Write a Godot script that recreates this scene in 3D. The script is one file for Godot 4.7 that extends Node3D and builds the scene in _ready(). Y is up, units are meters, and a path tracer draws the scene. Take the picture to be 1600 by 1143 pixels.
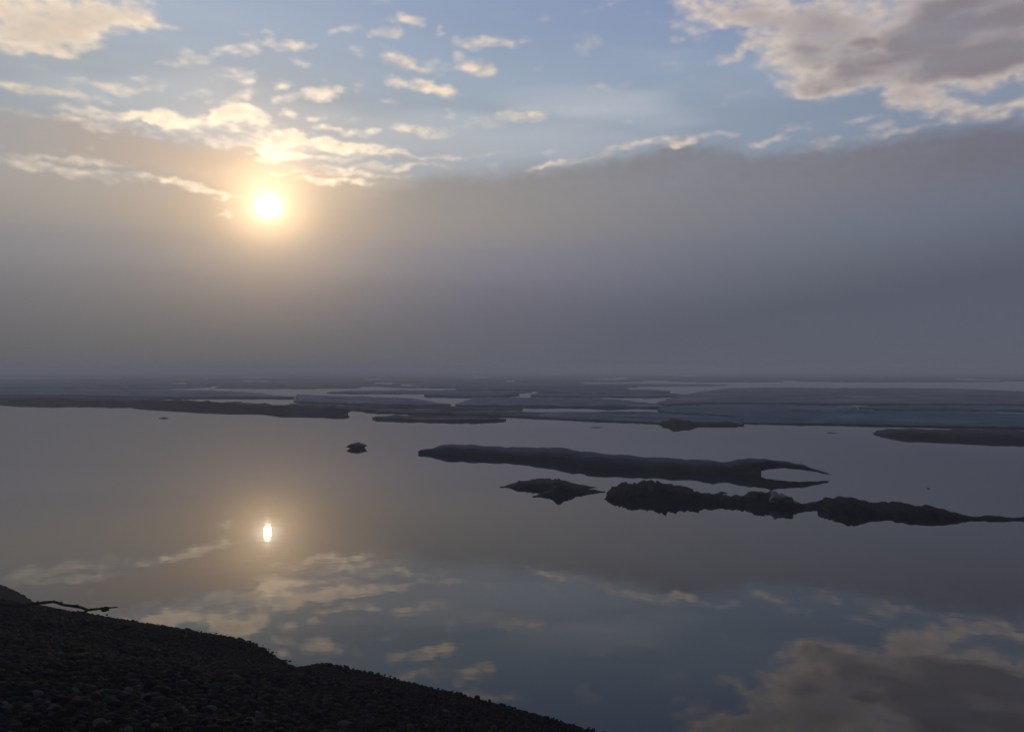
extends Node3D
# A pebble beach at dusk, calm water with drifting sea ice, and a low veiled sun over a fog bank.

const SUN_AZ := -15.26
const SUN_EL := 9.93

# ------------------------------------------------------------------ sky
# Air: clear sky and fog bank, sRGB, by height (rows) and bearing (columns).
const AIR_EL := [0.0, 4.0, 7.2, 10.0, 13.1, 17.0, 21.7, 45.0, 90.0]
const AIR_AZ := [-180.0, -95.0, -29.7, -16.0, 0.0, 15.9, 29.7, 95.0, 180.0]
var air_rows := []
var puffs := []
var murks := []
var band_top := [Vector2(-12.88, 10.22), Vector2(-8.13, 11.39), Vector2(-4.90, 12.32), Vector2(-0.82, 12.48), Vector2(2.05, 12.83), Vector2(5.91, 13.43), Vector2(8.13, 13.82), Vector2(10.52, 14.11), Vector2(12.49, 14.13), Vector2(14.04, 13.82), Vector2(14.88, 13.32), Vector2(16.32, 13.31), Vector2(19.65, 13.32), Vector2(22.15, 13.58), Vector2(24.90, 13.80), Vector2(29.74, 13.76), Vector2(34.16, 13.59)]
var band_bot := [Vector2(-12.88, 9.76), Vector2(-8.13, 9.32), Vector2(0.00, 8.81), Vector2(6.12, 9.08), Vector2(11.31, 9.23), Vector2(17.82, 9.46), Vector2(21.45, 9.99), Vector2(25.91, 10.45), Vector2(29.74, 10.85), Vector2(34.16, 10.94)]
var sun_dir := Vector3.ZERO
var n_warp: FastNoiseLite
var n_fine: FastNoiseLite
var n_streak: FastNoiseLite
var n_big: FastNoiseLite


func lin(r: float, g: float, b: float) -> Vector3:
	var c := Color(r / 255.0, g / 255.0, b / 255.0).srgb_to_linear()
	return Vector3(c.r, c.g, c.b)


func noise(sd: int, freq: float, oct: int, gain := 0.5) -> FastNoiseLite:
	var n := FastNoiseLite.new()
	n.seed = sd
	n.noise_type = FastNoiseLite.TYPE_SIMPLEX_SMOOTH
	n.frequency = freq
	n.fractal_type = FastNoiseLite.FRACTAL_FBM
	n.fractal_octaves = oct
	n.fractal_gain = gain
	return n


func puff(a: float, e: float, ra: float, re: float, turn: float, s: float) -> void:
	puffs.append([a, e, ra, re, deg_to_rad(turn), s])


func murk(a: float, e: float, ra: float, re: float, turn: float, s: float) -> void:
	murks.append([a, e, ra, re, deg_to_rad(turn), s])


func heading(a: float, e: float) -> Vector3:
	a = deg_to_rad(a)
	e = deg_to_rad(e)
	return Vector3(sin(a) * cos(e), sin(e), -cos(a) * cos(e))


func air_row(cols: Array) -> void:
	var row := []
	for c in cols:
		row.append(lin(c[0], c[1], c[2]))
	air_rows.append(row)


func air(a: float, e: float) -> Vector3:
	var j := 0
	while j < AIR_AZ.size() - 2 and a > AIR_AZ[j + 1]:
		j += 1
	var i := 0
	while i < AIR_EL.size() - 2 and e > AIR_EL[i + 1]:
		i += 1
	var u: float = clampf((a - AIR_AZ[j]) / (AIR_AZ[j + 1] - AIR_AZ[j]), 0.0, 1.0)
	var v: float = clampf((e - AIR_EL[i]) / (AIR_EL[i + 1] - AIR_EL[i]), 0.0, 1.0)
	var out := []
	for k in 4:
		var row: Array = air_rows[clampi(i + k - 1, 0, AIR_EL.size() - 1)]
		var p0: Vector3 = row[maxi(j - 1, 0)]
		var p1: Vector3 = row[j]
		var p2: Vector3 = row[j + 1]
		var p3: Vector3 = row[mini(j + 2, AIR_AZ.size() - 1)]
		out.append(p1.cubic_interpolate(p2, p0, p3, u))
	var c: Vector3 = (out[1] as Vector3).cubic_interpolate(out[2], out[0], out[3], v)
	return c.max(Vector3(0.01, 0.01, 0.01))


func along(line: Array, a: float) -> float:
	if a <= line[0].x:
		return line[0].y
	for i in line.size() - 1:
		if a <= line[i + 1].x:
			return lerpf(line[i].y, line[i + 1].y, (a - line[i].x) / (line[i + 1].x - line[i].x))
	return line[-1].y


func lay(field: PackedFloat32Array, list: Array, wa: PackedFloat32Array, we: PackedFloat32Array, w: int, h: int, a0: float, e0: float, step: float) -> void:
	for p in list:
		var reach: float = maxf(p[2], p[3]) * 1.05 + 1.2
		var x0 := maxi(0, int((p[0] - reach - a0) / step))
		var x1 := mini(w - 1, int((p[0] + reach - a0) / step))
		var tall: float = absf(sin(p[4])) * p[2] + p[3] + 1.2
		var y0 := maxi(0, int((e0 - p[1] - tall) / step))
		var y1 := mini(h - 1, int((e0 - p[1] + tall) / step))
		var cs := cos(p[4])
		var sn := sin(p[4])
		for y in range(y0, y1 + 1):
			for x in range(x0, x1 + 1):
				var k := y * w + x
				var da: float = a0 + x * step + wa[k] - p[0]
				var de: float = e0 - y * step + we[k] - p[1]
				var u: float = (da * cs + de * sn) / p[2]
				var v: float = (de * cs - da * sn) / p[3]
				var q := u * u + v * v
				if q < 1.0:
					field[k] += p[5] * (1.0 - q)


# One patch of sky, linear light, w x h samples of `step` degrees; top left corner at bearing a0, height e0.
func sky_patch(w: int, h: int, a0: float, e0: float, step: float) -> Image:
	var wa := PackedFloat32Array()
	var we := PackedFloat32Array()
	var t := PackedFloat32Array()
	var m := PackedFloat32Array()
	wa.resize(w * h)
	we.resize(w * h)
	t.resize(w * h)
	m.resize(w * h)
	for y in h:
		for x in w:
			var a := a0 + x * step
			var e := e0 - y * step
			var k := y * w + x
			var d := heading(a, e) * 57.3
			wa[k] = n_warp.get_noise_3d(d.x * 0.55, d.y * 1.1, d.z * 0.55) * 1.15
			we[k] = n_warp.get_noise_3d(d.x * 0.55, d.y * 1.1, d.z * 0.55 + 400.0) * 0.62
	lay(t, puffs, wa, we, w, h, a0, e0, step)
	lay(m, murks, wa, we, w, h, a0, e0, step)
	var bytes := PackedFloat32Array()
	bytes.resize(w * h * 4)
	var near_lit := lin(255, 232, 203)
	var far_lit := lin(210, 194, 183)
	var near_dark := lin(206, 184, 160)
	var far_dark := lin(137, 127, 130)
	for y in h:
		for x in w:
			var a := a0 + x * step
			var e := e0 - y * step
			var k := y * w + x
			var d := heading(a, e)
			var off := rad_to_deg(acos(clampf(d.dot(sun_dir), -1.0, 1.0)))
			var c := air(a, maxf(e, 0.0))
			var away := smoothstep(4.0, 42.0, off)
			var dim := lerpf(1.0, 0.42, smoothstep(34.0, 110.0, off))
			# layers in the fog bank
			c *= 1.0 + 0.07 * n_streak.get_noise_3d(d.x * 1.6 + 40.0, d.y * 16.0, d.z * 1.6) * smoothstep(1.0, 5.0, e)
			# thin high veils
			var s := n_streak.get_noise_3d(d.x * 2.2, d.y * 10.0, d.z * 2.2)
			var veil: float = smoothstep(-0.05, 0.55, s) * smoothstep(9.0, 15.0, e) * 0.36
			var va := (a - 4.5) / 6.6
			var ve := (e - 16.6 + (a - 4.5) * 0.045) / 1.15
			veil += maxf(0.0, 1.0 - va * va - ve * ve) * (0.4 + 0.3 * s)
			c = c.lerp(lin(204, 206, 208).lerp(lin(176, 184, 196), away) * dim, clampf(veil, 0.0, 0.6))
			# broken cloud beyond the frame, of the same kind as within it
			var outside := maxf(smoothstep(28.5, 36.0, absf(a)), smoothstep(22.6, 29.0, e))
			var thick := t[k]
			if outside > 0.0:
				var g := n_big.get_noise_3d(d.x * 3.0, d.y * 6.0, d.z * 3.0)
				thick += outside * smoothstep(0.0, 0.5, g) * 1.5 * smoothstep(6.0, 16.0, e)
			# soft brown-grey sheets
			var sheet: float = 1.0 - exp(-1.25 * maxf(0.0, m[k] * (1.0 + 0.9 * s)))
			var brown := lin(198, 176, 156).lerp(lin(176, 162, 152), smoothstep(3.0, 15.0, off))
			c = c.lerp(brown, sheet * 0.85)
			# the long grey bank on the right
			var nf := n_fine.get_noise_3d(d.x * 57.3, d.y * 132.0, d.z * 57.3)
			var wob := we[k] * 0.6 + nf * 0.28
			var top := along(band_top, a) - e + wob
			var bot := e - along(band_bot, a) + wob * 0.8
			var bank: float = smoothstep(-0.35, 1.0, top) * smoothstep(-1.9, 1.3, bot) * smoothstep(-14.0, -4.0, a) * (1.0 - smoothstep(60.0, 100.0, a))
			bank *= clampf(0.9 + 0.35 * s + 0.12 * nf, 0.55, 1.0)
			var grey := lin(150, 145, 142).lerp(lin(127, 125, 131), smoothstep(8.0, 30.0, off)).lerp(lin(110, 108, 118), smoothstep(28.0, 46.0, off))
			c = c.lerp(grey, bank * 0.94)
			# scattered wisps
			thick += smoothstep(0.12, 0.6, n_big.get_noise_3d(d.x * 13.0, d.y * 34.0, d.z * 13.0)) * 0.34 * smoothstep(10.5, 13.0, e) * (1.0 - outside) * (1.0 - minf(1.0, bank * 1.3))
			# puffs and streaks: thin parts are lit through, thick parts are grey
			if thick > 0.0:
				var f := nf
				var f2 := n_streak.get_noise_3d(d.x * 9.2, d.y * 52.0, d.z * 9.2)
				var tt := thick * (1.0 + 0.55 * f + 0.5 * f2) + 0.16 * f * minf(1.0, thick * 2.5)
				var cover: float = clampf(tt * 1.15 - 0.1, 0.0, 1.0)
				cover = lerpf(cover, cover * cover * (3.0 - 2.0 * cover), 0.35) * (0.9 + 0.22 * f2)
				var deep: float = smoothstep(0.55, 2.1, thick * (1.0 + 0.12 * f + 0.3 * f2))
				deep *= lerpf(0.45, 1.0, smoothstep(10.0, 30.0, off))
				var lit := near_lit.lerp(far_lit, away) * dim * lerpf(1.4, 1.0, smoothstep(2.0, 14.0, off)) * (0.97 + 0.16 * f + 0.1 * f2)
				var dark := near_dark.lerp(far_dark, away) * dim
				var low := smoothstep(2.0, 9.0, e)
				c = c.lerp(lit.lerp(dark, deep), clampf(cover, 0.0, 1.0) * 0.9 * low)
			# the veiled sun: light scattered by the fog in front of it
			var da := (a - SUN_AZ)
			var de := (e - SUN_EL)
			var r2 := da * da + de * de * (1.0 if de > 0.0 else 1.45)
			var streaky: float = clampf(1.0 + 0.5 * s * smoothstep(0.3, 2.0, de), 0.3, 1.4)
			c += Vector3(1.0, 0.90, 0.72) * 1.3 * exp(-r2 / 0.5)
			c += Vector3(1.0, 0.70, 0.36) * 0.85 * exp(-r2 / 5.0) * streaky
			c += Vector3(1.0, 0.60, 0.25) * 0.34 * exp(-r2 / 30.0) * streaky
			c += Vector3(1.0, 0.70, 0.40) * 0.04 * exp(-r2 / 150.0)
			k *= 4
			bytes[k] = c.x
			bytes[k + 1] = c.y
			bytes[k + 2] = c.z
			bytes[k + 3] = 1.0
	return Image.create_from_data(w, h, false, Image.FORMAT_RGBAF, bytes.to_byte_array())


func make_sky() -> ImageTexture:
	n_warp = noise(11, 0.55, 5, 0.55)
	n_fine = noise(23, 0.9, 5, 0.55)
	n_streak = noise(31, 1.0, 4, 0.5)
	n_big = noise(47, 1.0, 6, 0.5)
	air_row([[62, 65, 78], [70, 73, 85], [98, 97, 98], [99, 98, 98], [92, 95, 104], [83, 87, 98], [72, 75, 88], [64, 68, 82], [62, 65, 78]])
	air_row([[68, 72, 86], [82, 85, 96], [117, 115, 117], [121, 117, 117], [106, 106, 117], [91, 95, 108], [82, 86, 100], [70, 76, 92], [68, 72, 86]])
	air_row([[74, 80, 96], [94, 98, 108], [142, 139, 141], [148, 142, 139], [130, 128, 137], [110, 114, 126], [98, 103, 118], [78, 86, 104], [74, 80, 96]])
	air_row([[80, 88, 106], [100, 106, 118], [164, 157, 150], [170, 158, 147], [150, 147, 146], [122, 128, 142], [110, 116, 132], [86, 95, 115], [80, 88, 106]])
	air_row([[84, 94, 114], [104, 112, 128], [160, 164, 168], [164, 168, 172], [155, 162, 172], [138, 150, 168], [125, 135, 155], [92, 103, 125], [84, 94, 114]])
	air_row([[86, 98, 120], [106, 117, 136], [156, 165, 173], [160, 170, 181], [154, 167, 183], [140, 154, 175], [130, 142, 165], [96, 108, 132], [86, 98, 120]])
	air_row([[88, 102, 126], [108, 121, 143], [165, 176, 190], [160, 174, 195], [142, 158, 186], [132, 148, 180], [130, 142, 172], [98, 112, 138], [88, 102, 126]])
	air_row([[90, 106, 134], [102, 118, 146], [122, 138, 166], [122, 138, 168], [116, 132, 164], [110, 126, 158], [106, 122, 154], [98, 114, 144], [90, 106, 134]])
	air_row([[98, 114, 144], [98, 114, 144], [98, 114, 144], [98, 114, 144], [98, 114, 144], [98, 114, 144], [98, 114, 144], [98, 114, 144], [98, 114, 144]])
	puff(-27.86, 19.22, 6.15, 1.39, 4, 1.1)
	puff(-24.23, 19.88, 3.69, 0.90, 6, 0.8)
	puff(-28.18, 17.97, 3.48, 1.07, 8, 0.9)
	puff(-21.98, 19.78, 1.72, 0.37, -4, 0.6)
	puff(-26.57, 17.62, 2.46, 0.37, 12, 0.5)
	puff(-28.34, 15.46, 3.07, 0.33, -4, 0.62)
	puff(-26.73, 15.51, 1.15, 0.25, 0, 0.45)
	puff(-23.82, 16.08, 1.72, 0.45, -4, 0.42)
	puff(-17.15, 18.70, 1.72, 0.33, 4, 0.6)
	puff(-14.11, 19.46, 1.72, 0.37, 4, 0.66)
	puff(-14.88, 20.06, 0.49, 0.20, 0, 0.42)
	puff(-13.42, 18.59, 0.90, 0.37, -30, 0.34)
	puff(-10.72, 20.44, 1.15, 0.41, 20, 0.42)
	puff(-8.25, 20.43, 1.48, 0.53, 14, 0.6)
	puff(-6.52, 21.36, 1.23, 0.49, -24, 0.5)
	puff(-4.53, 20.71, 0.41, 0.33, -50, 0.4)
	puff(-9.65, 19.18, 0.45, 0.37, 0, 0.34)
	puff(-7.25, 18.97, 1.56, 0.70, -6, 0.58)
	puff(-5.51, 18.59, 2.05, 0.57, 0, 0.36)
	puff(-2.37, 18.69, 1.80, 0.74, -14, 0.62)
	puff(-1.76, 20.04, 2.05, 0.53, 2, 0.66)
	puff(-6.12, 17.39, 3.03, 0.45, -12, 0.66)
	puff(-4.09, 17.29, 1.48, 0.33, -6, 0.5)
	puff(-16.62, 16.98, 0.90, 0.25, 0, 0.45)
	puff(-16.85, 16.35, 1.31, 0.41, 14, 0.5)
	puff(-16.40, 15.22, 2.30, 0.70, -10, 1.0)
	puff(-17.60, 15.20, 0.98, 0.66, 24, 0.7)
	puff(-11.78, 16.88, 1.64, 0.61, 12, 0.72)
	puff(-13.96, 16.34, 1.07, 0.45, 10, 0.56)
	puff(-14.42, 17.18, 0.57, 0.20, 0, 0.4)
	puff(-13.80, 15.40, 0.66, 0.25, 0, 0.5)
	puff(-12.41, 15.29, 0.74, 0.25, 0, 0.55)
	puff(-11.86, 14.76, 0.98, 0.29, -4, 0.6)
	puff(-10.05, 14.59, 1.39, 0.25, -3, 0.5)
	puff(-5.87, 14.92, 2.38, 0.45, 0, 0.66)
	puff(-3.96, 15.87, 0.49, 0.29, 0, 0.34)
	puff(-1.64, 15.45, 1.39, 0.70, -6, 0.5)
	puff(0.49, 15.76, 1.80, 0.53, 0, 0.55)
	puff(-22.33, 14.49, 5.33, 0.49, 0, 0.74)
	puff(-24.90, 13.87, 6.15, 0.29, -2, 0.45)
	puff(-19.65, 14.81, 2.46, 0.37, 0, 0.6)
	puff(-13.26, 14.09, 5.74, 0.41, -5, 0.85)
	puff(-14.80, 13.63, 2.87, 0.37, -4, 0.8)
	puff(-11.31, 13.96, 4.51, 0.29, -5, 0.7)
	puff(-14.80, 13.18, 2.13, 0.25, -4, 1.0)
	puff(-12.09, 13.02, 4.10, 0.25, 2, 0.62)
	puff(-9.73, 13.50, 3.69, 0.25, -4, 0.6)
	puff(-8.13, 12.56, 5.33, 0.29, 3, 0.56)
	puff(-11.31, 11.60, 2.87, 0.25, 0, 0.66)
	puff(-14.96, 11.92, 0.98, 0.16, -2, 0.8)
	puff(-13.42, 12.12, 1.07, 0.16, 4, 0.55)
	puff(-4.09, 13.39, 4.92, 0.25, 2, 0.42)
	puff(-9.73, 12.04, 3.69, 0.25, 0, 0.5)
	puff(-27.86, 11.25, 4.51, 0.41, -6, 0.46)
	puff(-26.57, 11.87, 3.69, 0.29, 0, 0.4)
	puff(-19.29, 10.73, 3.69, 0.25, -8, 0.55)
	puff(-22.85, 11.06, 4.92, 0.33, -4, 0.3)
	puff(-17.89, 9.34, 0.57, 0.16, -8, 0.5)
	puff(-19.65, 13.87, 4.92, 0.33, -10, 0.4)
	puff(7.13, 13.78, 1.97, 0.41, 8, 0.62)
	puff(9.33, 14.05, 2.46, 0.33, 6, 0.55)
	puff(12.09, 14.15, 2.70, 0.25, 2, 0.6)
	puff(4.09, 12.96, 2.87, 0.25, 8, 0.42)
	puff(16.25, 13.72, 1.64, 0.41, 8, 0.5)
	puff(19.29, 13.57, 1.48, 0.33, 0, 0.42)
	puff(21.52, 14.53, 1.07, 0.29, 10, 0.5)
	puff(23.20, 13.69, 2.87, 0.25, 8, 0.44)
	puff(2.05, 12.67, 2.05, 0.20, 2, 0.3)
	puff(13.65, 21.21, 3.89, 1.23, -14, 0.8)
	puff(17.45, 20.10, 4.92, 2.13, -16, 0.95)
	puff(21.80, 19.60, 6.15, 2.46, 0, 0.9)
	puff(28.18, 18.87, 5.74, 3.44, 0, 2.0)
	puff(18.19, 17.58, 3.28, 1.64, -10, 0.95)
	puff(20.02, 16.63, 2.46, 1.07, 0, 0.8)
	puff(23.20, 16.70, 3.69, 1.23, -20, 0.9)
	puff(24.90, 15.12, 2.87, 0.90, -16, 0.72)
	puff(27.86, 16.76, 4.51, 1.07, 4, 1.0)
	puff(28.50, 14.33, 3.69, 0.66, 4, 0.62)
	puff(27.22, 15.51, 1.64, 0.29, 6, 0.35)
	puff(23.20, 17.73, 4.10, 1.64, 0, 0.9)
	puff(13.34, 18.77, 1.72, 0.53, 8, 0.56)
	puff(14.61, 19.24, 1.48, 0.41, 6, 0.5)
	puff(10.44, 19.89, 0.61, 0.25, 0, 0.42)
	puff(11.31, 20.40, 1.39, 0.57, -20, 0.44)
	murk(-27.86, 12.88, 8.20, 1.39, -3, 0.9)
	murk(-22.50, 12.72, 8.20, 1.23, -6, 0.8)
	murk(-17.07, 12.14, 6.97, 1.39, -6, 0.8)
	murk(-19.65, 11.59, 5.74, 0.82, -6, 0.6)
	murk(-9.73, 11.03, 4.92, 1.07, 0, 0.5)
	# coarse over the whole sphere above the horizon, fine where clouds have detail
	var whole := Image.create(1024, 512, false, Image.FORMAT_RGBAF)
	var step := 360.0 / 1024.0
	var upper := sky_patch(1024, 256, -180.0 + step / 2.0, 90.0 - step / 2.0, step)
	whole.blit_rect(upper, Rect2i(0, 0, 1024, 256), Vector2i(0, 0))
	var low := air(10.0, 0.0)
	whole.fill_rect(Rect2i(0, 256, 1024, 256), Color(low.x, low.y, low.z))
	whole.resize(4096, 2048, Image.INTERPOLATE_BILINEAR)
	step = 360.0 / 4096.0
	var x0 := 2048 - 384
	var y0 := 1024 - 300
	var fine := sky_patch(768, 304, -180.0 + (x0 + 0.5) * step, 90.0 - (y0 + 0.5) * step, step)
	whole.blit_rect(fine, Rect2i(0, 0, 768, 304), Vector2i(x0, y0))
	return ImageTexture.create_from_image(whole)


# ------------------------------------------------------------------ helpers
func material(albedo: Color, rough: float, spec := 0.35, vertex := false) -> StandardMaterial3D:
	var m := StandardMaterial3D.new()
	m.albedo_color = albedo if vertex else albedo.linear_to_srgb()
	m.roughness = rough
	m.metallic_specular = spec
	m.vertex_color_use_as_albedo = vertex
	return m


func part(called: String, mesh: Mesh, m: Material, parent: Node3D) -> MeshInstance3D:
	var o := MeshInstance3D.new()
	o.name = called
	o.mesh = mesh
	o.material_override = m
	parent.add_child(o, true)
	return o


var taken := {}


func numbered(called: String) -> String:
	var n: int = taken.get(called, 0)
	taken[called] = n + 1
	return called if n == 0 else "%s_%03d" % [called, n]


func tag(o: Node3D, label: String, category: String, group := "") -> void:
	o.set_meta("label", label)
	o.set_meta("category", category)
	if group:
		o.set_meta("group", group)


func thing(called: String, label: String, category: String, at: Vector3, group := "") -> Node3D:
	var o := Node3D.new()
	o.name = numbered(called)
	o.position = at
	add_child(o)
	tag(o, label, category, group)
	return o


func structure(called: String, mesh: Mesh, m: Material) -> MeshInstance3D:
	var o := part(called, mesh, m, self)
	o.set_meta("kind", "structure")
	return o


# A grid of points (rows of equal length) as a smooth surface.
func sheet(rows: int, cols: int, v: PackedVector3Array, c: PackedColorArray, closed := false) -> ArrayMesh:
	var idx := PackedInt32Array()
	for r in rows - 1:
		for k in (cols if closed else cols - 1):
			var a := r * cols + k
			var b := r * cols + (k + 1) % cols
			idx.append_array([a, b, a + cols, b, b + cols, a + cols])
	var arrays := []
	arrays.resize(Mesh.ARRAY_MAX)
	arrays[Mesh.ARRAY_VERTEX] = v
	if c.size():
		arrays[Mesh.ARRAY_COLOR] = c
	arrays[Mesh.ARRAY_INDEX] = idx
	var raw := ArrayMesh.new()
	raw.add_surface_from_arrays(Mesh.PRIMITIVE_TRIANGLES, arrays)
	var st := SurfaceTool.new()
	st.create_from(raw, 0)
	st.generate_normals()
	return st.commit()


# ------------------------------------------------------------------ ice
var n_ice: FastNoiseLite
var n_dirt: FastNoiseLite
var ice_mat: StandardMaterial3D


# A ridge of ice from stations [x, z of its near waterline, height of its top, depth, underside].
func ice_ridge(stations: Array, per: int, rough: float, colour: Color, soot: Color, share: float, shift: Vector3) -> ArrayMesh:
	var profile := [Vector2(0.9, -0.02), Vector2(0.5, -0.05), Vector2(0.16, -0.02), Vector2(0.07, 0.1), Vector2(0.045, 0.25), Vector2(0.02, 0.45), Vector2(0.0, 0.62), Vector2(0.02, 0.78), Vector2(0.07, 0.9),
		Vector2(0.18, 0.97), Vector2(0.34, 1.0), Vector2(0.52, 1.02), Vector2(0.7, 1.0), Vector2(0.86, 0.94), Vector2(0.96, 0.8), Vector2(1.0, 0.5), Vector2(0.98, 0.2)]
	var v := PackedVector3Array()
	var c := PackedColorArray()
	var rows := 0
	var n := stations.size()
	for i in n - 1:
		var last := i == n - 2
		for s in (per + 1 if last else per):
			var f := float(s) / per
			var st := []
			for k in 5:
				var p1: float = stations[i][k]
				var p2: float = stations[i + 1][k]
				st.append(lerpf(p1, p2, f * f * (3.0 - 2.0 * f)) if k > 1 else lerpf(p1, p2, f))
			var x: float = st[0]
			var bump := n_ice.get_noise_2d(x * 1.6, 3.0) * rough * 0.22
			var top: float = st[2] * (1.0 + bump * 2.0)
			for p in profile:
				var y := lerpf(st[4], top, p.y)
				var z: float = st[1] - p.x * st[3]
				var w := Vector3(x, y, z)
				var k := minf(st[2] * 0.8 + 0.004, 0.2)
				var q: Vector3 = w * Vector3(1.5, 6.0, 2.4)
				if rough > 0.75:
					w.y += (n_dirt.get_noise_3dv(q * Vector3(5.0, 2.0, 3.0)) * 0.5 * clampf(p.y * 1.5, 0.0, 1.0) + absf(n_ice.get_noise_2d(x * 5.0, 70.0)) * 0.4 * p.y - 0.1) * k
					w.z += n_dirt.get_noise_3dv(q * Vector3(5.0, 3.0, 3.0) + Vector3(0, 30, 0)) * 0.8 * k
				w += Vector3(n_ice.get_noise_3dv(q) * 0.5, n_ice.get_noise_3dv(q + Vector3(0, 0, 50)) * 0.6, n_ice.get_noise_3dv(q + Vector3(50, 0, 0))) * rough * k
				v.append(w - shift)
				var dirt := smoothstep(-0.35, 0.35, n_dirt.get_noise_3dv(w * Vector3(1.2, 5.0, 1.2)) + share - 0.5)
				var tone := 1.0 + 0.45 * n_dirt.get_noise_3dv(w * Vector3(4.0, 16.0, 4.0) + Vector3(9, 9, 9))
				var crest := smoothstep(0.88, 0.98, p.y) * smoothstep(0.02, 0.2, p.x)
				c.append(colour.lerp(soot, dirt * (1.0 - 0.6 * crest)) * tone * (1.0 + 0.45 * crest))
			rows += 1
	# close both ends
	var cols := profile.size()
	for end in 2:
		var from := 0 if end == 0 else (rows - 1) * cols
		var centre := Vector3.ZERO
		for k in cols:
			centre += v[from + k] / cols
		var cap := PackedVector3Array()
		var cap_c := PackedColorArray()
		for k in cols:
			cap.append(centre + Vector3(-0.004 if end == 0 else 0.004, 0, 0) + (v[from + k] - centre) * 0.02)
			cap_c.append(c[from + k])
		if end == 0:
			cap.append_array(v)
			cap_c.append_array(c)
			v = cap
			c = cap_c
		else:
			v.append_array(cap)
			c.append_array(cap_c)
		rows += 1
	return sheet(rows, cols, v, c, true)


func ridge(called: String, label: String, stations: Array, per: int, rough: float, colour: Color, soot: Color, share: float, group := "", category := "ice floe") -> MeshInstance3D:
	var mid: Array = stations[stations.size() / 2]
	var at := Vector3(mid[0], 0, mid[1])
	var o := part(numbered(called), ice_ridge(stations, per, rough, colour, soot, share, at), ice_mat, self)
	o.position = at
	tag(o, label, category, group)
	return o


# A flat plate of sea ice with this outline in (x, z); its near edge is undercut and its top is uneven.
func plate(called: String, label: String, outline: Array, high: float, relief: float, colour: Color, soot: Color, share: float, group := "", fine := 150) -> MeshInstance3D:
	var total := 0.0
	var n := outline.size()
	var mid := Vector2.ZERO
	for i in n:
		total += (outline[i] as Vector2).distance_to(outline[(i + 1) % n])
		mid += outline[i] / n
	var ring := []
	var step := total / fine
	for i in n:
		var a: Vector2 = outline[i]
		var b: Vector2 = outline[(i + 1) % n]
		var many := maxi(1, int(round(a.distance_to(b) / step)))
		for k in many:
			ring.append(a.lerp(b, float(k) / many))
	var m := ring.size()
	var size := sqrt(total)
	var levels := [Vector2(0.985, -0.35), Vector2(0.992, 0.0), Vector2(0.994, 0.35), Vector2(1.0, 0.7), Vector2(0.998, 0.92), Vector2(0.985, 1.0), Vector2(0.95, 1.02), Vector2(0.9, 1.0), Vector2(0.8, 1.0), Vector2(0.68, 1.0), Vector2(0.54, 1.0), Vector2(0.4, 1.0), Vector2(0.25, 1.0), Vector2(0.1, 1.0), Vector2(0.001, 1.0)]
	var v := PackedVector3Array()
	var c := PackedColorArray()
	for l in levels:
		for i in m:
			var p: Vector2 = ring[i]
			var ragged := n_ice.get_noise_2d(p.x * 0.9, p.y * 0.9) * 0.05 * size + n_ice.get_noise_2d(p.x * 4.0, p.y * 4.0 + 40.0) * 0.012 * size
			var dirn := (p - mid).normalized()
			var q: Vector2 = mid + (p - mid) * l.x + dirn * ragged * Vector2(1.0, 0.35) * l.x
			var y: float = high * l.y
			if l.y > 0.6:
				var up := n_ice.get_noise_2d(q.x * 0.5, q.y * 0.35 + 90.0)
				var small := n_ice.get_noise_2d(q.x * 2.6, q.y * 1.4 + 30.0)
				y *= 1.0 + 0.5 * small * (1.0 if l.x > 0.9 else 0.4) + 0.55 * up
				y += relief * (maxf(0.0, up) * 1.6 + 0.4 * small) * smoothstep(1.0, 0.86, l.x)
				y = maxf(y, 0.012)
			v.append(Vector3(q.x - mid.x, y, q.y - mid.y))
			var dirt := smoothstep(-0.3, 0.3, n_dirt.get_noise_2d(q.x * 0.6, q.y * 0.3) + share - 0.5)
			var tone := 1.0 + 0.5 * n_dirt.get_noise_2d(q.x * 2.0 + 70.0, q.y * 1.0)
			var snow := smoothstep(0.08, 0.4, n_dirt.get_noise_2d(q.x * 0.11 + 20.0, q.y * 0.3 + 300.0)) * smoothstep(1.0, 0.93, l.x)
			var pool := smoothstep(0.1, 0.35, n_dirt.get_noise_2d(q.x * 0.09 + 500.0, q.y * 0.26)) * smoothstep(1.0, 0.9, l.x)
			c.append(colour.lerp(soot, dirt) * tone * (1.0 + 0.7 * snow) * (1.0 - 0.4 * pool))
	var o := part(numbered(called), sheet(levels.size(), m, v, c, true), ice_mat, self)
	o.position = Vector3(mid.x, 0, mid.y)
	tag(o, label, "ice floe", group)
	return o


# ------------------------------------------------------------------ beach
var shore := [Vector2(-60, -38), Vector2(-26, -20), Vector2(-12, -11.6), Vector2(-7.4, -9.2), Vector2(-4.52, -7.92), Vector2(-4.20, -7.64), Vector2(-3.83, -7.25), Vector2(-3.41, -7.02), Vector2(-2.90, -6.77), Vector2(-2.16, -6.44), Vector2(-1.94, -6.33), Vector2(-1.74, -6.17), Vector2(-1.51, -5.87), Vector2(-1.34, -5.70), Vector2(-1.22, -5.80), Vector2(-0.97, -5.67), Vector2(-0.62, -5.44), Vector2(-0.22, -5.19), Vector2(0.14, -4.94), Vector2(0.44, -4.70), Vector2(1.6, -4.0), Vector2(4.0, -2.6), Vector2(10, 0.5), Vector2(30, 9), Vector2(60, 22)]
var n_beach: FastNoiseLite


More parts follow.
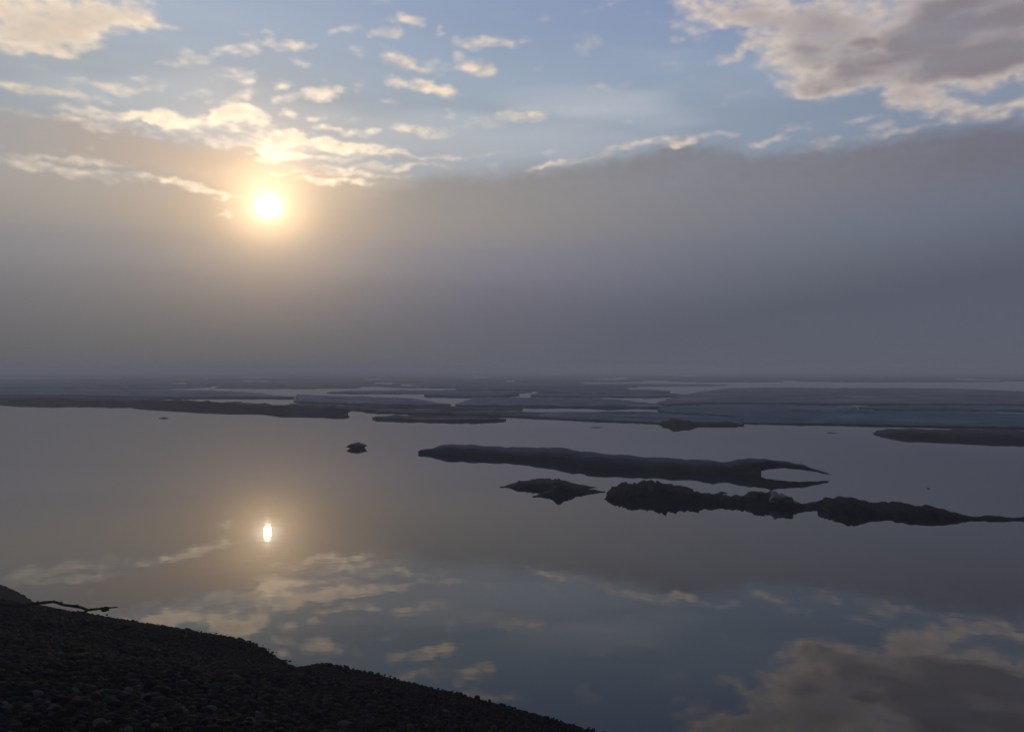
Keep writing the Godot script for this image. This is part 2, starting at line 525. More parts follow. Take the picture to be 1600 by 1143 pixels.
func inland(x: float, z: float) -> float:
	var p := Vector2(x, z)
	var best := 1e9
	var zs := 0.0
	for i in shore.size() - 1:
		var a: Vector2 = shore[i]
		var b: Vector2 = shore[i + 1]
		if x >= a.x and x <= b.x:
			zs = lerpf(a.y, b.y, (x - a.x) / (b.x - a.x))
		if absf(a.x - x) > best + 40.0:
			continue
		var t := clampf((p - a).dot(b - a) / (b - a).length_squared(), 0.0, 1.0)
		best = minf(best, p.distance_squared_to(a.lerp(b, t)))
	return sqrt(best) * (1.0 if z > zs else -1.0)


func beach_height(x: float, z: float) -> float:
	var s := inland(x, z)
	if s < 0.0:
		return maxf(-1.2, s * 0.3)
	var h := s * 0.33
	if h > 0.72:
		h = 0.72 + 0.38 * (1.0 - exp(-(h - 0.72) / 0.38))
	return h + n_beach.get_noise_2d(x, z) * 0.05 * smoothstep(0.1, 1.2, s)


func stretch(from: float, near: float, far: float, to: float, step: float, out_step: float) -> Array:
	var out := []
	var x := from
	while x < near:
		out.append(x)
		x += out_step
	x = near
	while x < far:
		out.append(x)
		x += step
	x = far
	while x <= to:
		out.append(x)
		x += out_step
	return out


func pebble_mesh(rng: RandomNumberGenerator) -> ArrayMesh:
	var rings := 7
	var around := 12
	var v := PackedVector3Array()
	var flat := rng.randf_range(0.5, 0.78)
	var wide := rng.randf_range(0.72, 0.98)
	var off := rng.randf() * 100.0
	var lump := noise(rng.randi() % 1000, 0.9, 2)
	for r in rings:
		var th := PI * r / (rings - 1)
		for k in around:
			var ph := TAU * k / around
			var d := Vector3(sin(th) * cos(ph), cos(th), sin(th) * sin(ph))
			var s := 1.0 + 0.3 * lump.get_noise_3d(d.x + off, d.y, d.z)
			v.append(Vector3(d.x * s, d.y * s * flat, d.z * s * wide))
	return sheet(rings, around, v, PackedColorArray(), true)


func stone_colour(rng: RandomNumberGenerator) -> Color:
	var kinds := [Color(0.036, 0.040, 0.046), Color(0.022, 0.034, 0.060), Color(0.050, 0.043, 0.036), Color(0.024, 0.025, 0.028), Color(0.060, 0.058, 0.052), Color(0.058, 0.026, 0.018), Color(0.070, 0.052, 0.024), Color(0.026, 0.044, 0.036), Color(0.085, 0.085, 0.085)]
	var pick := rng.randi() % 17
	var c: Color = kinds[pick % 4 if pick < 9 else (pick - 9 + 1) % 9]
	return c * rng.randf_range(0.07, 0.26) * (2.2 if rng.randf() < 0.15 else 1.0)


func tube(points: Array, radii: Array, knots := 0.0) -> ArrayMesh:
	var curve := Curve3D.new()
	for i in points.size():
		var back: Vector3 = points[maxi(i - 1, 0)]
		var on: Vector3 = points[mini(i + 1, points.size() - 1)]
		var t := (on - back) / 6.0
		curve.add_point(points[i], -t, t)
	var rows := points.size() * 5
	var length := curve.get_baked_length()
	var v := PackedVector3Array()
	for r in rows:
		var f := float(r) / (rows - 1)
		var p := curve.sample_baked(f * length)
		var ahead := (curve.sample_baked(minf(f * length + 0.01, length)) - curve.sample_baked(maxf(f * length - 0.01, 0.0))).normalized()
		var side := ahead.cross(Vector3.UP).normalized()
		var up := side.cross(ahead)
		var rad: float = lerpf(radii[0], radii[1], f) * (1.0 + knots * n_ice.get_noise_2d(f * 40.0, radii[0] * 900.0))
		for k in 9:
			var a := TAU * k / 9.0
			v.append(p + (side * cos(a) + up * sin(a)) * rad * (1.0 + knots * 0.4 * n_ice.get_noise_2d(k * 3.0, r * 1.5)))
	return sheet(rows, 9, v, PackedColorArray(), true)


# ------------------------------------------------------------------ scene
func _ready() -> void:
	var cam := Camera3D.new()
	cam.name = "camera"
	cam.fov = 44.412
	cam.position = Vector3(0, 1.9, 0)
	cam.rotation_degrees = Vector3(0.225, 0, 0)
	cam.near = 0.05
	cam.far = 9000.0
	add_child(cam)
	cam.current = true

	sun_dir = heading(SUN_AZ, SUN_EL)
	var sky_material := PanoramaSkyMaterial.new()
	sky_material.panorama = make_sky()
	var sky := Sky.new()
	sky.sky_material = sky_material
	var env := Environment.new()
	env.background_mode = Environment.BG_SKY
	env.sky = sky
	env.background_energy_multiplier = 1.0
	env.sky_rotation = Vector3(0, PI, 0)  # the middle of the panorama lies ahead, towards -Z
	env.tonemap_mode = Environment.TONE_MAPPER_LINEAR
	env.tonemap_exposure = 1.0
	env.sdfgi_enabled = true
	env.ssao_enabled = true
	env.ssil_enabled = true
	env.volumetric_fog_enabled = true  # sea fog, which scatters light mostly onwards
	env.volumetric_fog_density = 0.0072
	env.volumetric_fog_albedo = Color(0.95, 0.96, 1.0)
	env.volumetric_fog_anisotropy = 0.2
	env.volumetric_fog_length = 600.0
	var around := WorldEnvironment.new()
	around.name = "environment"
	around.environment = env
	add_child(around)

	var sun := DirectionalLight3D.new()
	sun.name = "sun"
	sun.light_color = Color(1.0, 0.86, 0.66)
	sun.light_energy = 0.07
	sun.light_angular_distance = 0.4
	sun.shadow_enabled = true
	sun.basis = Basis.looking_at(-sun_dir, Vector3.UP)
	add_child(sun)

	n_ice = noise(5, 1.0, 4)
	n_dirt = noise(8, 1.0, 4, 0.6)
	n_beach = noise(15, 0.8, 3)

	# water: one sheet to the horizon, nearly a mirror
	var ripple_noise := noise(3, 0.012, 4, 0.45)
	var ripple := NoiseTexture2D.new()
	ripple.width = 1024
	ripple.height = 1024
	ripple.seamless = true
	ripple.as_normal_map = true
	ripple.bump_strength = 8.0
	ripple.noise = ripple_noise
	var water_mat := material(Color(0.008, 0.012, 0.016), 0.010, 0.34)
	water_mat.normal_enabled = true
	water_mat.normal_texture = ripple
	water_mat.normal_scale = 0.006
	water_mat.uv1_triplanar = true
	water_mat.uv1_world_triplanar = true
	water_mat.uv1_scale = Vector3(0.18, 0.18, 0.30)
	var wv := PackedVector3Array()
	for z in [-3500.0, -600.0, -100.0, -20.0, 60.0]:
		for x in [-3500.0, -600.0, 0.0, 600.0, 3500.0]:
			wv.append(Vector3(x, 0, z))
	structure("water", sheet(5, 5, wv, PackedColorArray()), water_mat)

	# beach: a bank of wet shingle
	var xs := stretch(-60.0, -9.0, 3.6, 60.0, 0.06, 2.5)
	var zs := stretch(-38.0, -10.0, 1.0, 26.0, 0.06, 2.5)
	var bv := PackedVector3Array()
	var bc := PackedColorArray()
	for z in zs:
		for x in xs:
			var g := n_dirt.get_noise_2d(x * 6.0, z * 6.0)
			bv.append(Vector3(x, beach_height(x, z) + n_dirt.get_noise_2d(x * 9.0, z * 9.0) * 0.008, z))
			bc.append(Color(0.010, 0.009, 0.010) * (1.0 + 0.5 * g))
	var wet_mat := material(Color.WHITE, 0.8, 0.07, true)
	var grit := NoiseTexture2D.new()
	grit.width = 512
	grit.height = 512
	grit.seamless = true
	grit.as_normal_map = true
	grit.bump_strength = 5.0
	grit.noise = noise(77, 0.09, 3)
	wet_mat.normal_enabled = true
	wet_mat.normal_texture = grit
	wet_mat.normal_scale = 0.35
	wet_mat.uv1_triplanar = true
	wet_mat.uv1_world_triplanar = true
	wet_mat.uv1_scale = Vector3(2.0, 2.0, 2.0)
	var beach := structure("beach", sheet(zs.size(), xs.size(), bv, bc), wet_mat)
	pebbles(beach)

	ice_mat = material(Color.WHITE, 0.9, 0.08, true)
	near_ice()
	pack_ice()
	twig()


func pebbles(beach: Node3D) -> void:
	var rng := RandomNumberGenerator.new()
	rng.seed = 4
	var shapes := []
	for i in 10:
		shapes.append(pebble_mesh(rng))
	var wide := 1600.0 / 1143.0 * tan(deg_to_rad(44.412 / 2.0))
	var stones := []
	var step := 0.0185
	var z := -0.9
	while z > -9.5:
		var x := z * wide - 0.7
		while x < 1.6:
			var px := x + rng.randf_range(-0.5, 0.5) * step
			var pz := z + rng.randf_range(-0.5, 0.5) * step
			x += step
			if px > -z * wide + 0.7:
				continue
			var s := inland(px, pz)
			if s < -0.07 or (s < 0.0 and rng.randf() < 0.6):
				continue
			var swash := lerpf(0.02, 0.42, smoothstep(-3.4, -4.2, px)) + 0.03 * n_beach.get_noise_2d(px * 6.0, pz * 6.0)
			if (s < swash and (px < -3.2 or s > 0.0)) or (s > 0.0 and s < swash + 0.12 and rng.randf() < 0.4):
				continue
			var size := lerpf(0.0095, 0.0150, smoothstep(0.0, 2.2, s)) * rng.randf_range(0.6, 1.25)
			var roll := rng.randf()
			if roll < 0.05:
				size *= rng.randf_range(1.3, 1.9)
			elif roll < 0.35 and s > 0.8:
				size *= rng.randf_range(1.1, 1.6)
			var y := beach_height(px, pz) + size * rng.randf_range(-0.05, 0.55)
			var depth := -pz
			if y < 1.9 - depth * 0.47 - 0.3:
				continue
			var b := Basis.from_euler(Vector3(rng.randf_range(-0.5, 0.5), rng.randf() * TAU, rng.randf_range(-0.5, 0.5))).scaled(Vector3.ONE * size)
			stones.append([size / depth if (absf(px) < depth * wide and y > 1.9 - depth * 0.412) else 0.0, Transform3D(b, Vector3(px, y, pz)), rng.randi() % shapes.size(), stone_colour(rng)])
		z -= step
	stones.sort_custom(func(a, b): return a[0] > b[0])
	var mats := []
	for i in 14:
		mats.append(material(stone_colour(rng), rng.randf_range(0.45, 0.7), 0.05))
	var tint := material(Color.WHITE, 0.58, 0.05, true)
	for i in 300:
		var s: Array = stones[i]
		var o := part("pebble" if i == 0 else "pebble_%03d" % i, shapes[s[2]], mats[rng.randi() % mats.size()], beach)
		o.transform = s[1]
	var by_shape := []
	for i in shapes.size():
		by_shape.append([])
	for i in range(300, stones.size()):
		by_shape[stones[i][2]].append(stones[i])
	var bed := Node3D.new()
	bed.name = "pebble_bed"
	bed.set_meta("kind", "stuff")
	beach.add_child(bed)
	for i in shapes.size():
		var list: Array = by_shape[i]
		var mm := MultiMesh.new()
		mm.transform_format = MultiMesh.TRANSFORM_3D
		mm.use_colors = true
		mm.mesh = shapes[i]
		mm.instance_count = list.size()
		for k in list.size():
			mm.set_instance_transform(k, list[k][1])
			mm.set_instance_color(k, list[k][3])
		var inst := MultiMeshInstance3D.new()
		inst.name = "pebbles" if i == 0 else "pebbles_%03d" % i
		inst.multimesh = mm
		inst.material_override = tint
		inst.set_meta("kind", "stuff")
		bed.add_child(inst)
	print("stones ", stones.size())


func near_ice() -> void:
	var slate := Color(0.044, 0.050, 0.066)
	var steel := Color(0.0252, 0.0328, 0.0420)
	var soot := Color(0.0170, 0.0180, 0.0210)
	var mud := Color(0.014, 0.0125, 0.012)
	var ash := Color(0.030, 0.029, 0.030)
	var long_floe := thing("ice_floe", "long low dark blue-grey floe ending in an upturned tongue over the water", "ice floe", Vector3.ZERO)
	var a := [[-2.126, -20.244, 0.043, 0.10, 0.022], [-2.079, -20.213, 0.072, 0.30, -0.014], [-1.900, -20.152, 0.094, 0.60, -0.14], [-1.574, -20.030, 0.165, 0.90, -0.14], [-0.841, -19.631, 0.175, 1.10, -0.14], [0.000, -19.137, 0.164, 1.20, -0.14], [0.797, -18.601, 0.186, 1.30, -0.14], [1.275, -17.852, 0.204, 1.30, -0.14], [1.515, -17.386, 0.211, 1.30, -0.14], [2.420, -16.943, 0.182, 1.20, -0.14], [3.078, -16.573, 0.183, 1.00, -0.14], [3.613, -16.319, 0.192, 0.90, -0.14], [4.158, -16.170, 0.214, 0.70, -0.14], [4.468, -16.121, 0.230, 0.60, -0.14]]
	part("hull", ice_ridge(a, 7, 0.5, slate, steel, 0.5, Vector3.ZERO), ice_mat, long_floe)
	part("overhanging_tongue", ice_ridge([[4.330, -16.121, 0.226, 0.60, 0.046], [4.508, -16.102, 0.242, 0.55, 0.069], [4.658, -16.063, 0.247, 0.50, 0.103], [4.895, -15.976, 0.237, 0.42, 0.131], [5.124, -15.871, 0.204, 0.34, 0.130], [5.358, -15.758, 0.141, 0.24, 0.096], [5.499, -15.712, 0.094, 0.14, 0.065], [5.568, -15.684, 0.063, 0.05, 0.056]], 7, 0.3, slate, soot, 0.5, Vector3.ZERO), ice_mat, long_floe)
	ridge("ice_floe", "small mushroom-shaped floe alone left of the long floe", [[-3.969, -21.452, 0.064, 0.10, 0.046], [-3.907, -21.452, 0.092, 0.40, 0.018], [-3.840, -21.417, 0.107, 0.50, -0.14], [-3.730, -21.400, 0.122, 0.60, -0.14], [-3.638, -21.400, 0.104, 0.50, -0.14], [-3.564, -21.417, 0.086, 0.40, 0.034], [-3.478, -21.452, 0.077, 0.08, 0.064]], 8, 0.2, slate, soot, 0.5)
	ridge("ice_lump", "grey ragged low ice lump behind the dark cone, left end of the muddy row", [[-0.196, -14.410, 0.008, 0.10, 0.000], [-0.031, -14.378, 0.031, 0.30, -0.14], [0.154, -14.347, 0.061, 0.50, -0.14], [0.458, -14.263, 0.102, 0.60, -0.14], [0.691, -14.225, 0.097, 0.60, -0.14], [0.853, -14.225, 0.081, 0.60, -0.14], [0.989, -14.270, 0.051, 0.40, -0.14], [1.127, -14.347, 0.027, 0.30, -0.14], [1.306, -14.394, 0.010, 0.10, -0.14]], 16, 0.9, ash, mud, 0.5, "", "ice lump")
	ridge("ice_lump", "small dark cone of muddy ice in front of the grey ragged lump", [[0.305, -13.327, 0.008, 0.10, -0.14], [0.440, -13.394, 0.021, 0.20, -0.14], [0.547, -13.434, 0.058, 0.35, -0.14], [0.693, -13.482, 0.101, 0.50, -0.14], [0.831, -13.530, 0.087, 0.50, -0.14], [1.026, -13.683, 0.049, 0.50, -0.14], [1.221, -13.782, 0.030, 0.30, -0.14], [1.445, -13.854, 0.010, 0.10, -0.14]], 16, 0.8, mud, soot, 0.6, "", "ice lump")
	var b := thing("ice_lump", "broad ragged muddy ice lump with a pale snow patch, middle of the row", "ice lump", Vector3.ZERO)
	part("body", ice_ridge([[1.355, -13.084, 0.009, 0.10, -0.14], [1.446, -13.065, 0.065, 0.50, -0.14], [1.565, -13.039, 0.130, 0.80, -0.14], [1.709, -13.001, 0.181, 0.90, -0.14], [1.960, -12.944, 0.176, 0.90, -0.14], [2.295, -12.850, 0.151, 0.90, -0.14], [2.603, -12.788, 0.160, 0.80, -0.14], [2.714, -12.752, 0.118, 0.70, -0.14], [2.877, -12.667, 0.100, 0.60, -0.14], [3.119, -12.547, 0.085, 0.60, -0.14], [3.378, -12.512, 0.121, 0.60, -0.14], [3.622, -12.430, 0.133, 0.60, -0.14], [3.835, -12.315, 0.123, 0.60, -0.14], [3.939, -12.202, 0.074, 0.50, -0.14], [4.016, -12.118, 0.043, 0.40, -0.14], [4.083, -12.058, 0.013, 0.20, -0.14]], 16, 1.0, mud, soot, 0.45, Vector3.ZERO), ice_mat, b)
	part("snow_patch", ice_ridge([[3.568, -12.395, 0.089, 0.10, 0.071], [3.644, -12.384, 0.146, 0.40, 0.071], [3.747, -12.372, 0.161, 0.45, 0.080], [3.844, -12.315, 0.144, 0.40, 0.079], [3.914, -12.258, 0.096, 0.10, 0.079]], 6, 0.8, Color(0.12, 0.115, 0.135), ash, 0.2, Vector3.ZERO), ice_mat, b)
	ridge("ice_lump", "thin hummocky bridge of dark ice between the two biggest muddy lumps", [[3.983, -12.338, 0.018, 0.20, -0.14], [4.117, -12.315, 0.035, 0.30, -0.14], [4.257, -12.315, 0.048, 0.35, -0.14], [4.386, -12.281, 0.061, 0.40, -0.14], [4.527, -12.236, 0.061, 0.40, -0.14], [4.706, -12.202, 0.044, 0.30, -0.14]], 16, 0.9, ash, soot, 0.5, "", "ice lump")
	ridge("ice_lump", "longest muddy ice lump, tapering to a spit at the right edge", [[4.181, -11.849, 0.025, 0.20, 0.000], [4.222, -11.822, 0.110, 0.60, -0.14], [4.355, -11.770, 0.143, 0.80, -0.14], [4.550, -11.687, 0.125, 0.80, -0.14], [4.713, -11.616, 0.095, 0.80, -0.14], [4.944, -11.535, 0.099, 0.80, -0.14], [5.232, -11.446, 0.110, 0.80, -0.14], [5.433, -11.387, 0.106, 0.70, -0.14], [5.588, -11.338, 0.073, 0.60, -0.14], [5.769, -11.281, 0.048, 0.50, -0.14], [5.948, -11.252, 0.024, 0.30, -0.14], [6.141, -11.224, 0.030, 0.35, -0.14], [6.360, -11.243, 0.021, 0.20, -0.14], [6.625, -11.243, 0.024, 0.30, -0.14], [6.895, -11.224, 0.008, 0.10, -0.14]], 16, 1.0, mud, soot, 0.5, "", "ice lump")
	ridge("ice_floe", "dark smooth floe with a pointed left end at the right edge, before the blue pack", [[10.611, -25.926, 0.022, 0.30, 0.007], [10.736, -25.825, 0.055, 0.80, -0.14], [10.940, -25.528, 0.100, 1.40, -0.14], [11.229, -24.953, 0.160, 1.90, -0.14], [11.787, -24.630, 0.167, 2.10, -0.14], [12.179, -24.359, 0.165, 2.20, -0.14], [13.009, -23.964, 0.180, 2.30, -0.14], [13.837, -23.623, 0.186, 2.40, -0.14], [14.934, -23.231, 0.183, 2.30, -0.14], [16.052, -22.931, 0.131, 1.80, -0.14], [16.726, -22.735, 0.032, 0.50, -0.14]], 9, 0.35, Color(0.028, 0.027, 0.031), soot, 0.5)
	ridge("ice_lump", "brown dirt-covered ice hump at the near edge of the blue-grey floe", [[5.073, -31.148, 0.022, 0.30, -0.14], [5.283, -30.435, 0.109, 1.00, -0.14], [5.533, -30.023, 0.182, 1.30, -0.14], [5.846, -30.090, 0.172, 1.30, -0.14], [6.305, -30.227, 0.097, 1.20, -0.14], [6.925, -30.296, 0.078, 1.20, -0.14], [7.574, -30.296, 0.087, 1.20, -0.14], [7.830, -30.365, 0.033, 0.50, -0.14]], 8, 0.7, mud, soot, 0.4, "", "ice lump")
	ridge("ice_chip", "dark ice chip floating off the brown shelf, above the sun's reflection", [[-13.704, -34.726, 0.008, 0.09, -0.14], [-13.611, -34.726, 0.032, 0.30, -0.14], [-13.518, -34.726, 0.040, 0.30, -0.14], [-13.425, -34.726, 0.024, 0.24, -0.14], [-13.332, -34.726, 0.008, 0.06, -0.14]], 4, 0.5, slate, soot, 0.6, "", "ice chip")
	ridge("ice_chip", "thin grey ice chip between the long floe and the pack edge", [[2.589, -29.231, 0.004, 0.06, -0.14], [2.683, -29.231, 0.015, 0.20, -0.14], [2.777, -29.231, 0.019, 0.20, -0.14], [2.871, -29.231, 0.011, 0.16, -0.14], [2.965, -29.231, 0.004, 0.04, -0.14]], 4, 0.5, slate, soot, 0.5, "", "ice chip")
	ridge("ice_chip", "thin grey ice chip left of the pointed dark floe", [[9.404, -26.761, 0.003, 0.06, -0.14], [9.481, -26.761, 0.012, 0.20, -0.14], [9.557, -26.761, 0.015, 0.20, -0.14], [9.634, -26.761, 0.009, 0.16, -0.14], [9.710, -26.761, 0.003, 0.04, -0.14]], 4, 0.5, slate, soot, 0.5, "", "ice chip")
	ridge("ice_chip", "tiny dark sliver of ice between long floe and muddy lump", [[3.176, -13.747, 0.004, 0.04, -0.14], [3.208, -13.747, 0.014, 0.12, -0.14], [3.240, -13.747, 0.018, 0.12, -0.14], [3.272, -13.747, 0.011, 0.10, -0.14], [3.304, -13.747, 0.004, 0.02, -0.14]], 4, 0.5, mud, soot, 0.5, "", "ice chip")
	ridge("ice_chip", "speck of dark ice alone on open water above the longest muddy lump", [[6.623, -14.270, 0.002, 0.02, -0.14], [6.635, -14.270, 0.007, 0.07, -0.14], [6.646, -14.270, 0.008, 0.07, -0.14], [6.657, -14.270, 0.005, 0.06, -0.14], [6.668, -14.270, 0.002, 0.01, -0.14]], 4, 0.5, mud, soot, 0.5, "", "ice chip")
	ridge("ice_chip", "thin ice splinter at the right of the grey ragged lump", [[1.184, -14.410, 0.002, 0.03, -0.14], [1.230, -14.410, 0.007, 0.10, -0.14], [1.276, -14.410, 0.009, 0.10, -0.14], [1.323, -14.410, 0.006, 0.08, -0.14], [1.369, -14.410, 0.002, 0.02, -0.14]], 4, 0.5, mud, soot, 0.5, "", "ice chip")


const ORDINAL := ["", "first", "second", "third", "fourth", "fifth", "sixth", "seventh", "eighth", "ninth", "tenth", "eleventh", "twelfth", "thirteenth", "fourteenth", "fifteenth", "sixteenth", "seventeenth", "eighteenth"]


func pack_ice() -> void:
	var blue := Color(0.062, 0.100, 0.145)
	var deep := Color(0.064, 0.092, 0.130)
	var grey := Color(0.118, 0.136, 0.164)
	var brown := Color(0.0180, 0.0160, 0.0155)
	var dun := Color(0.058, 0.056, 0.060)
	plate("pack_ice", "brown dirty shelf of ice along the left edge of the pack", [Vector2(-39.21, -56.60), Vector2(-33.69, -54.85), Vector2(-30.71, -53.74), Vector2(-27.57, -52.16), Vector2(-23.57, -49.26), Vector2(-22.58, -50.19), Vector2(-21.11, -49.26), Vector2(-18.65, -48.36), Vector2(-15.67, -46.67), Vector2(-13.85, -45.08), Vector2(-12.36, -43.25), Vector2(-10.08, -40.30), Vector2(-8.38, -39.12), Vector2(-6.89, -38.00), Vector2(-6.94, -38.08), Vector2(-8.57, -40.00), Vector2(-10.93, -42.50), Vector2(-13.63, -45.42), Vector2(-16.32, -47.60), Vector2(-19.89, -50.64), Vector2(-23.57, -54.09), Vector2(-27.20, -56.00), Vector2(-30.47, -56.13), Vector2(-34.81, -56.67), Vector2(-40.22, -58.05)], 0.2, 0.03, brown, dun, 0.35, "", 220)
	plate("pack_ice", "blue-grey floe behind the brown shelf at far left", [Vector2(-44.25, -67.34), Vector2(-37.62, -65.84), Vector2(-34.29, -64.88), Vector2(-30.60, -63.94), Vector2(-26.51, -61.86), Vector2(-23.43, -59.64), Vector2(-21.21, -59.38), Vector2(-17.97, -59.91), Vector2(-14.42, -59.38), Vector2(-15.80, -61.46), Vector2(-18.72, -67.20), Vector2(-22.76, -74.12), Vector2(-31.94, -81.29), Vector2(-40.80, -84.00), Vector2(-48.00, -84.00), Vector2(-55.20, -84.00)], 0.1, 0.05, deep, grey, 0.5, "", 200)
	plate("pack_ice", "dark blue strip floe between brown shelf and thin bright lead", [Vector2(-11.68, -47.00), Vector2(-9.69, -45.24), Vector2(-7.72, -42.90), Vector2(-6.53, -40.61), Vector2(-5.59, -39.12), Vector2(-4.41, -38.55), Vector2(-2.96, -37.73), Vector2(-1.58, -36.94), Vector2(0.00, -35.95), Vector2(1.13, -35.28), Vector2(1.25, -38.82), Vector2(-0.57, -39.72), Vector2(-2.88, -40.28), Vector2(-4.65, -40.67), Vector2(-6.10, -40.67), Vector2(-7.39, -43.13), Vector2(-9.98, -46.58), Vector2(-12.13, -48.80)], 0.07, 0.03, deep, brown, 0.4, "", 200)
	plate("pack_ice", "narrow dark floe lining the far side of the short bright lead", [Vector2(-7.84, -45.70), Vector2(-6.42, -44.93), Vector2(-5.34, -44.48), Vector2(-4.18, -44.33), Vector2(-3.07, -43.04), Vector2(-1.21, -42.22), Vector2(0.45, -42.22), Vector2(0.46, -43.22), Vector2(-1.25, -43.66), Vector2(-3.14, -43.96), Vector2(-5.11, -44.72), Vector2(-6.80, -45.35), Vector2(-7.94, -46.33)], 0.06, 0.03, deep, brown, 0.4, "", 160)
	plate("pack_ice", "brown-edged oval floe standing out before the middle of the pack", [Vector2(-5.47, -34.82), Vector2(-5.12, -34.10), Vector2(-4.32, -33.59), Vector2(-3.29, -32.92), Vector2(-2.10, -32.60), Vector2(-1.17, -32.68), Vector2(-0.26, -33.08), Vector2(-0.29, -33.56), Vector2(-0.99, -34.63), Vector2(-2.01, -35.19), Vector2(-3.54, -35.38), Vector2(-4.83, -35.57), Vector2(-5.41, -35.09)], 0.07, 0.02, dun, brown, 0.4, "", 180)
	plate("pack_ice", "smooth blue-grey floe on the near side of the long bright lead", [Vector2(0.88, -35.19), Vector2(1.71, -34.28), Vector2(2.53, -33.67), Vector2(3.52, -32.84), Vector2(4.58, -32.05), Vector2(5.38, -31.37), Vector2(6.58, -30.72), Vector2(7.83, -30.43), Vector2(8.88, -34.53), Vector2(7.76, -36.22), Vector2(6.57, -38.31), Vector2(6.15, -39.48), Vector2(4.53, -39.60), Vector2(2.52, -39.24), Vector2(1.11, -38.89)], 0.05, 0.02, grey, deep, 0.5, "", 200)
	plate("pack_ice", "broad flat blue floe at the right with a low hump", [Vector2(8.10, -31.52), Vector2(9.57, -31.15), Vector2(11.00, -30.79), Vector2(12.52, -30.23), Vector2(13.78, -29.69), Vector2(15.24, -29.23), Vector2(16.45, -28.79), Vector2(18.60, -28.30), Vector2(24.39, -37.11), Vector2(22.53, -37.54), Vector2(20.68, -38.10), Vector2(21.15, -39.38), Vector2(18.45, -39.74), Vector2(16.72, -40.36), Vector2(16.01, -41.66), Vector2(17.11, -44.53), Vector2(15.26, -46.46), Vector2(13.67, -47.83), Vector2(12.18, -48.74), Vector2(9.73, -46.96), Vector2(7.70, -44.92), Vector2(6.96, -42.34), Vector2(6.60, -39.14), Vector2(8.02, -37.43), Vector2(9.10, -35.38)], 0.055, 0.03, blue, deep, 0.4, "", 240)
	plate("pack_ice", "blue floe behind the dark crack at far right", [Vector2(16.99, -43.89), Vector2(17.36, -42.63), Vector2(18.28, -41.96), Vector2(20.22, -41.63), Vector2(22.30, -41.30), Vector2(23.96, -39.94), Vector2(25.86, -39.35), Vector2(29.55, -44.97), Vector2(26.15, -45.76), Vector2(23.12, -46.25), Vector2(20.48, -46.25), Vector2(17.85, -45.44)], 0.05, 0.03, blue, deep, 0.4, "", 180)
	plate("pack_ice", "dark-fronted floe on the far side of the long bright lead", [Vector2(-2.90, -46.18), Vector2(-0.66, -45.86), Vector2(1.30, -45.39), Vector2(3.84, -44.78), Vector2(5.70, -44.33), Vector2(7.68, -44.04), Vector2(7.35, -49.00), Vector2(6.71, -53.64), Vector2(5.61, -56.12), Vector2(2.48, -57.91), Vector2(-0.82, -57.26), Vector2(-2.59, -55.88)], 0.08, 0.06, grey, deep, 0.5, "", 200)
	plate("pack_ice", "slate floe in mid pack, above the brown-edged oval floe", [Vector2(-12.42, -51.75), Vector2(-9.93, -49.63), Vector2(-7.52, -47.84), Vector2(-5.37, -47.00), Vector2(-3.18, -46.34), Vector2(-4.06, -49.00), Vector2(-5.61, -54.21), Vector2(-7.45, -57.91), Vector2(-10.50, -61.25), Vector2(-13.45, -62.76), Vector2(-15.68, -65.33)], 0.08, 0.06, deep, grey, 0.5, "", 200)
	plate("pack_ice", "wide grey-brown rough floe behind the flat blue floe", [Vector2(7.34, -47.16), Vector2(8.95, -48.19), Vector2(10.20, -49.26), Vector2(12.64, -50.57), Vector2(14.94, -49.81), Vector2(17.40, -48.72), Vector2(20.65, -48.19), Vector2(24.01, -48.01), Vector2(27.82, -47.50), Vector2(42.87, -73.20), Vector2(43.46, -80.06), Vector2(42.33, -87.14), Vector2(38.13, -88.96), Vector2(31.55, -88.34), Vector2(26.33, -92.16), Vector2(21.46, -88.34), Vector2(15.16, -73.20), Vector2(10.17, -56.93)], 0.07, 0.08, Color(0.092, 0.094, 0.108), grey, 0.5, "", 240)
	# rows of smaller floes that fade into the fog
	var rng := RandomNumberGenerator.new()
	rng.seed = 21
	var rows := [61.5, 69.5, 79.5, 89.0, 101.0, 116.0, 135.0, 160.0, 192.0, 236.0, 300.0, 390.0, 520.0]
	for r in rows.size() - 1:
		var near: float = rows[r] * 1.0
		var far: float = rows[r + 1]
		var half := far * 0.66
		var x := -half
		var at := 0
		while x < half:
			var span := rng.randf_range(0.1, 0.24) * far * (1.0 if rng.randf() < 0.7 else 1.8)
			var z0 := near + rng.randf_range(-0.01, 0.02) * near
			var z1 := far + rng.randf_range(-0.025, 0.02) * near
			var from := x
			x += span * 0.94 + rng.randf_range(0.0, 0.02) * far
			# leave room for the floes above, and for the wide lead at the right
			var share := (from + span * 0.5) / near
			if share > 0.14 and near < 130.0:
				continue
			if r < 3 and share < -0.22:
				continue
			if rng.randf() < 0.08:
				z0 += 0.3 * (z1 - z0)
			var outline := []
			var many := 12
			for k in many:
				var t := TAU * k / many
				var ex := signf(cos(t)) * pow(absf(cos(t)), 0.85)
				var ez := signf(sin(t)) * pow(absf(sin(t)), 0.8)
				outline.append(Vector2(from + span * (0.5 + 0.5 * ex * rng.randf_range(0.85, 1.0)), -((z0 + z1) * 0.5 + (z1 - z0) * 0.5 * ez * rng.randf_range(0.8, 1.0))))
			outline.reverse()
			at += 1
			plate("pack_ice", "flat grey-blue pack floe, %s from left in the %s row towards the fog" % [ORDINAL[at], ORDINAL[r + 1]], outline, rng.randf_range(0.04, 0.1), rng.randf_range(0.03, 0.11), grey.lerp(deep, rng.randf()), blue.lerp(dun, rng.randf()), rng.randf_range(0.3, 0.7), "floes of the pack ice", 72)


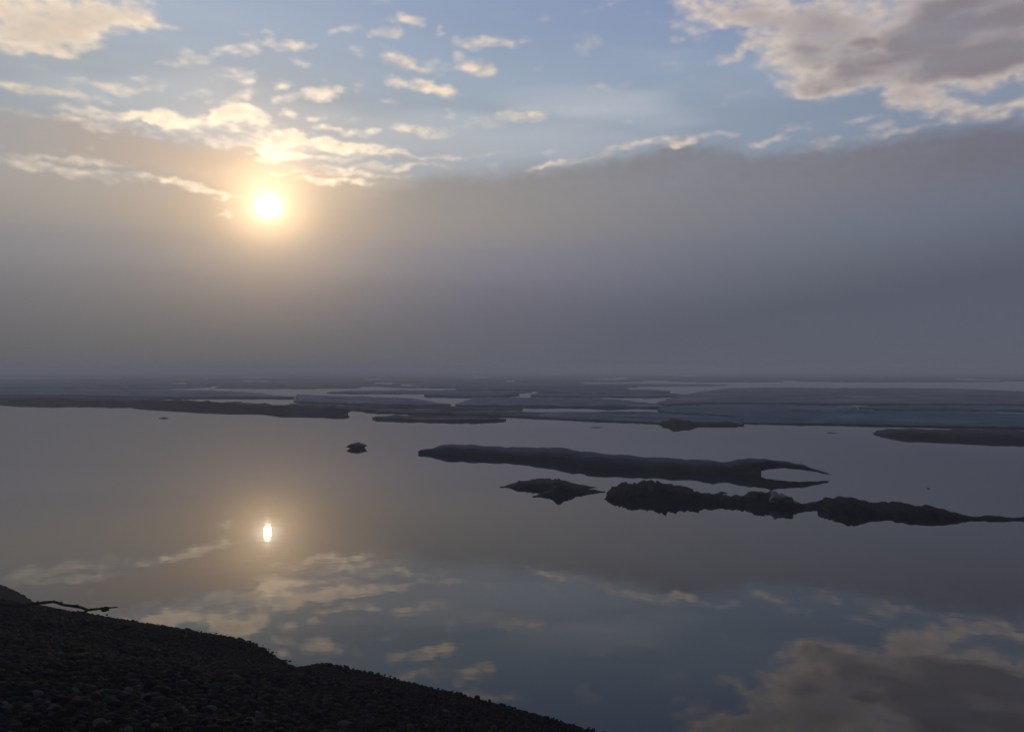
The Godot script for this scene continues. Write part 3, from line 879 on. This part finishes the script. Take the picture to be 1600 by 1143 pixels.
func twig() -> void:
	var bark := material(Color(0.008, 0.006, 0.005), 0.9, 0.04)
	var t := thing("twig", "thin bare forked driftwood twig lying on the shingle, tip over the water", "twig", Vector3.ZERO)
	part("stem", tube([Vector3(-3.119, 0.516, -5.300), Vector3(-3.143, 0.460, -5.500), Vector3(-3.195, 0.387, -5.750), Vector3(-3.247, 0.336, -5.950), Vector3(-3.304, 0.281, -6.200), Vector3(-3.338, 0.233, -6.420), Vector3(-3.386, 0.186, -6.620), Vector3(-3.353, 0.174, -6.630), Vector3(-3.334, 0.159, -6.640), Vector3(-3.273, 0.145, -6.660), Vector3(-3.202, 0.134, -6.660), Vector3(-3.168, 0.120, -6.660), Vector3(-3.152, 0.114, -6.660)], [0.011, 0.010], 0.35), bark, t)
	part("prong", tube([Vector3(-3.152, 0.114, -6.660), Vector3(-3.163, 0.104, -6.640), Vector3(-3.166, 0.096, -6.600), Vector3(-3.168, 0.090, -6.580)], [0.010, 0.009], 0.3), bark, t)
	part("shoot", tube([Vector3(-3.152, 0.114, -6.660), Vector3(-3.116, 0.117, -6.670), Vector3(-3.073, 0.118, -6.680), Vector3(-3.020, 0.120, -6.690), Vector3(-2.948, 0.126, -6.700)], [0.010, 0.004], 0.4), bark, t)
	var stem := [Vector3(-3.119, 0.516, -5.300), Vector3(-3.143, 0.460, -5.500), Vector3(-3.195, 0.387, -5.750), Vector3(-3.247, 0.336, -5.950), Vector3(-3.304, 0.281, -6.200), Vector3(-3.338, 0.233, -6.420), Vector3(-3.386, 0.186, -6.620), Vector3(-3.353, 0.174, -6.630), Vector3(-3.334, 0.159, -6.640), Vector3(-3.273, 0.145, -6.660), Vector3(-3.202, 0.134, -6.660), Vector3(-3.168, 0.120, -6.660), Vector3(-3.152, 0.114, -6.660)]
	for k in [4, 7, 9]:
		var p: Vector3 = stem[k]
		var up := Vector3(0.02 + 0.004 * k, 0.03 - 0.002 * k, 0.01) * (1.0 if k != 7 else 0.7)
		part("spur", tube([p, p + up * 0.6, p + up], [0.008, 0.003], 0.3), bark, t)
	var bud := SurfaceTool.new()
	var rng := RandomNumberGenerator.new()
	rng.seed = 9
	for i in 7:
		var s := SphereMesh.new()
		s.radius = 0.5
		s.height = 1.0
		s.radial_segments = 8
		s.rings = 5
		var b := Basis.from_euler(Vector3(rng.randf() * 3.0, rng.randf_range(-0.5, 0.5), rng.randf_range(-0.7, 0.7))).scaled(Vector3(0.042, 0.02, 0.02) * rng.randf_range(0.7, 1.2))
		bud.append_from(s, 0, Transform3D(b, Vector3(-3.063, 0.117, -6.680) + Vector3(rng.randf_range(-0.03, 0.06), rng.randf_range(-0.011, 0.011), rng.randf_range(-0.012, 0.012))))
	part("bud_cluster", bud.commit(), bark, t)
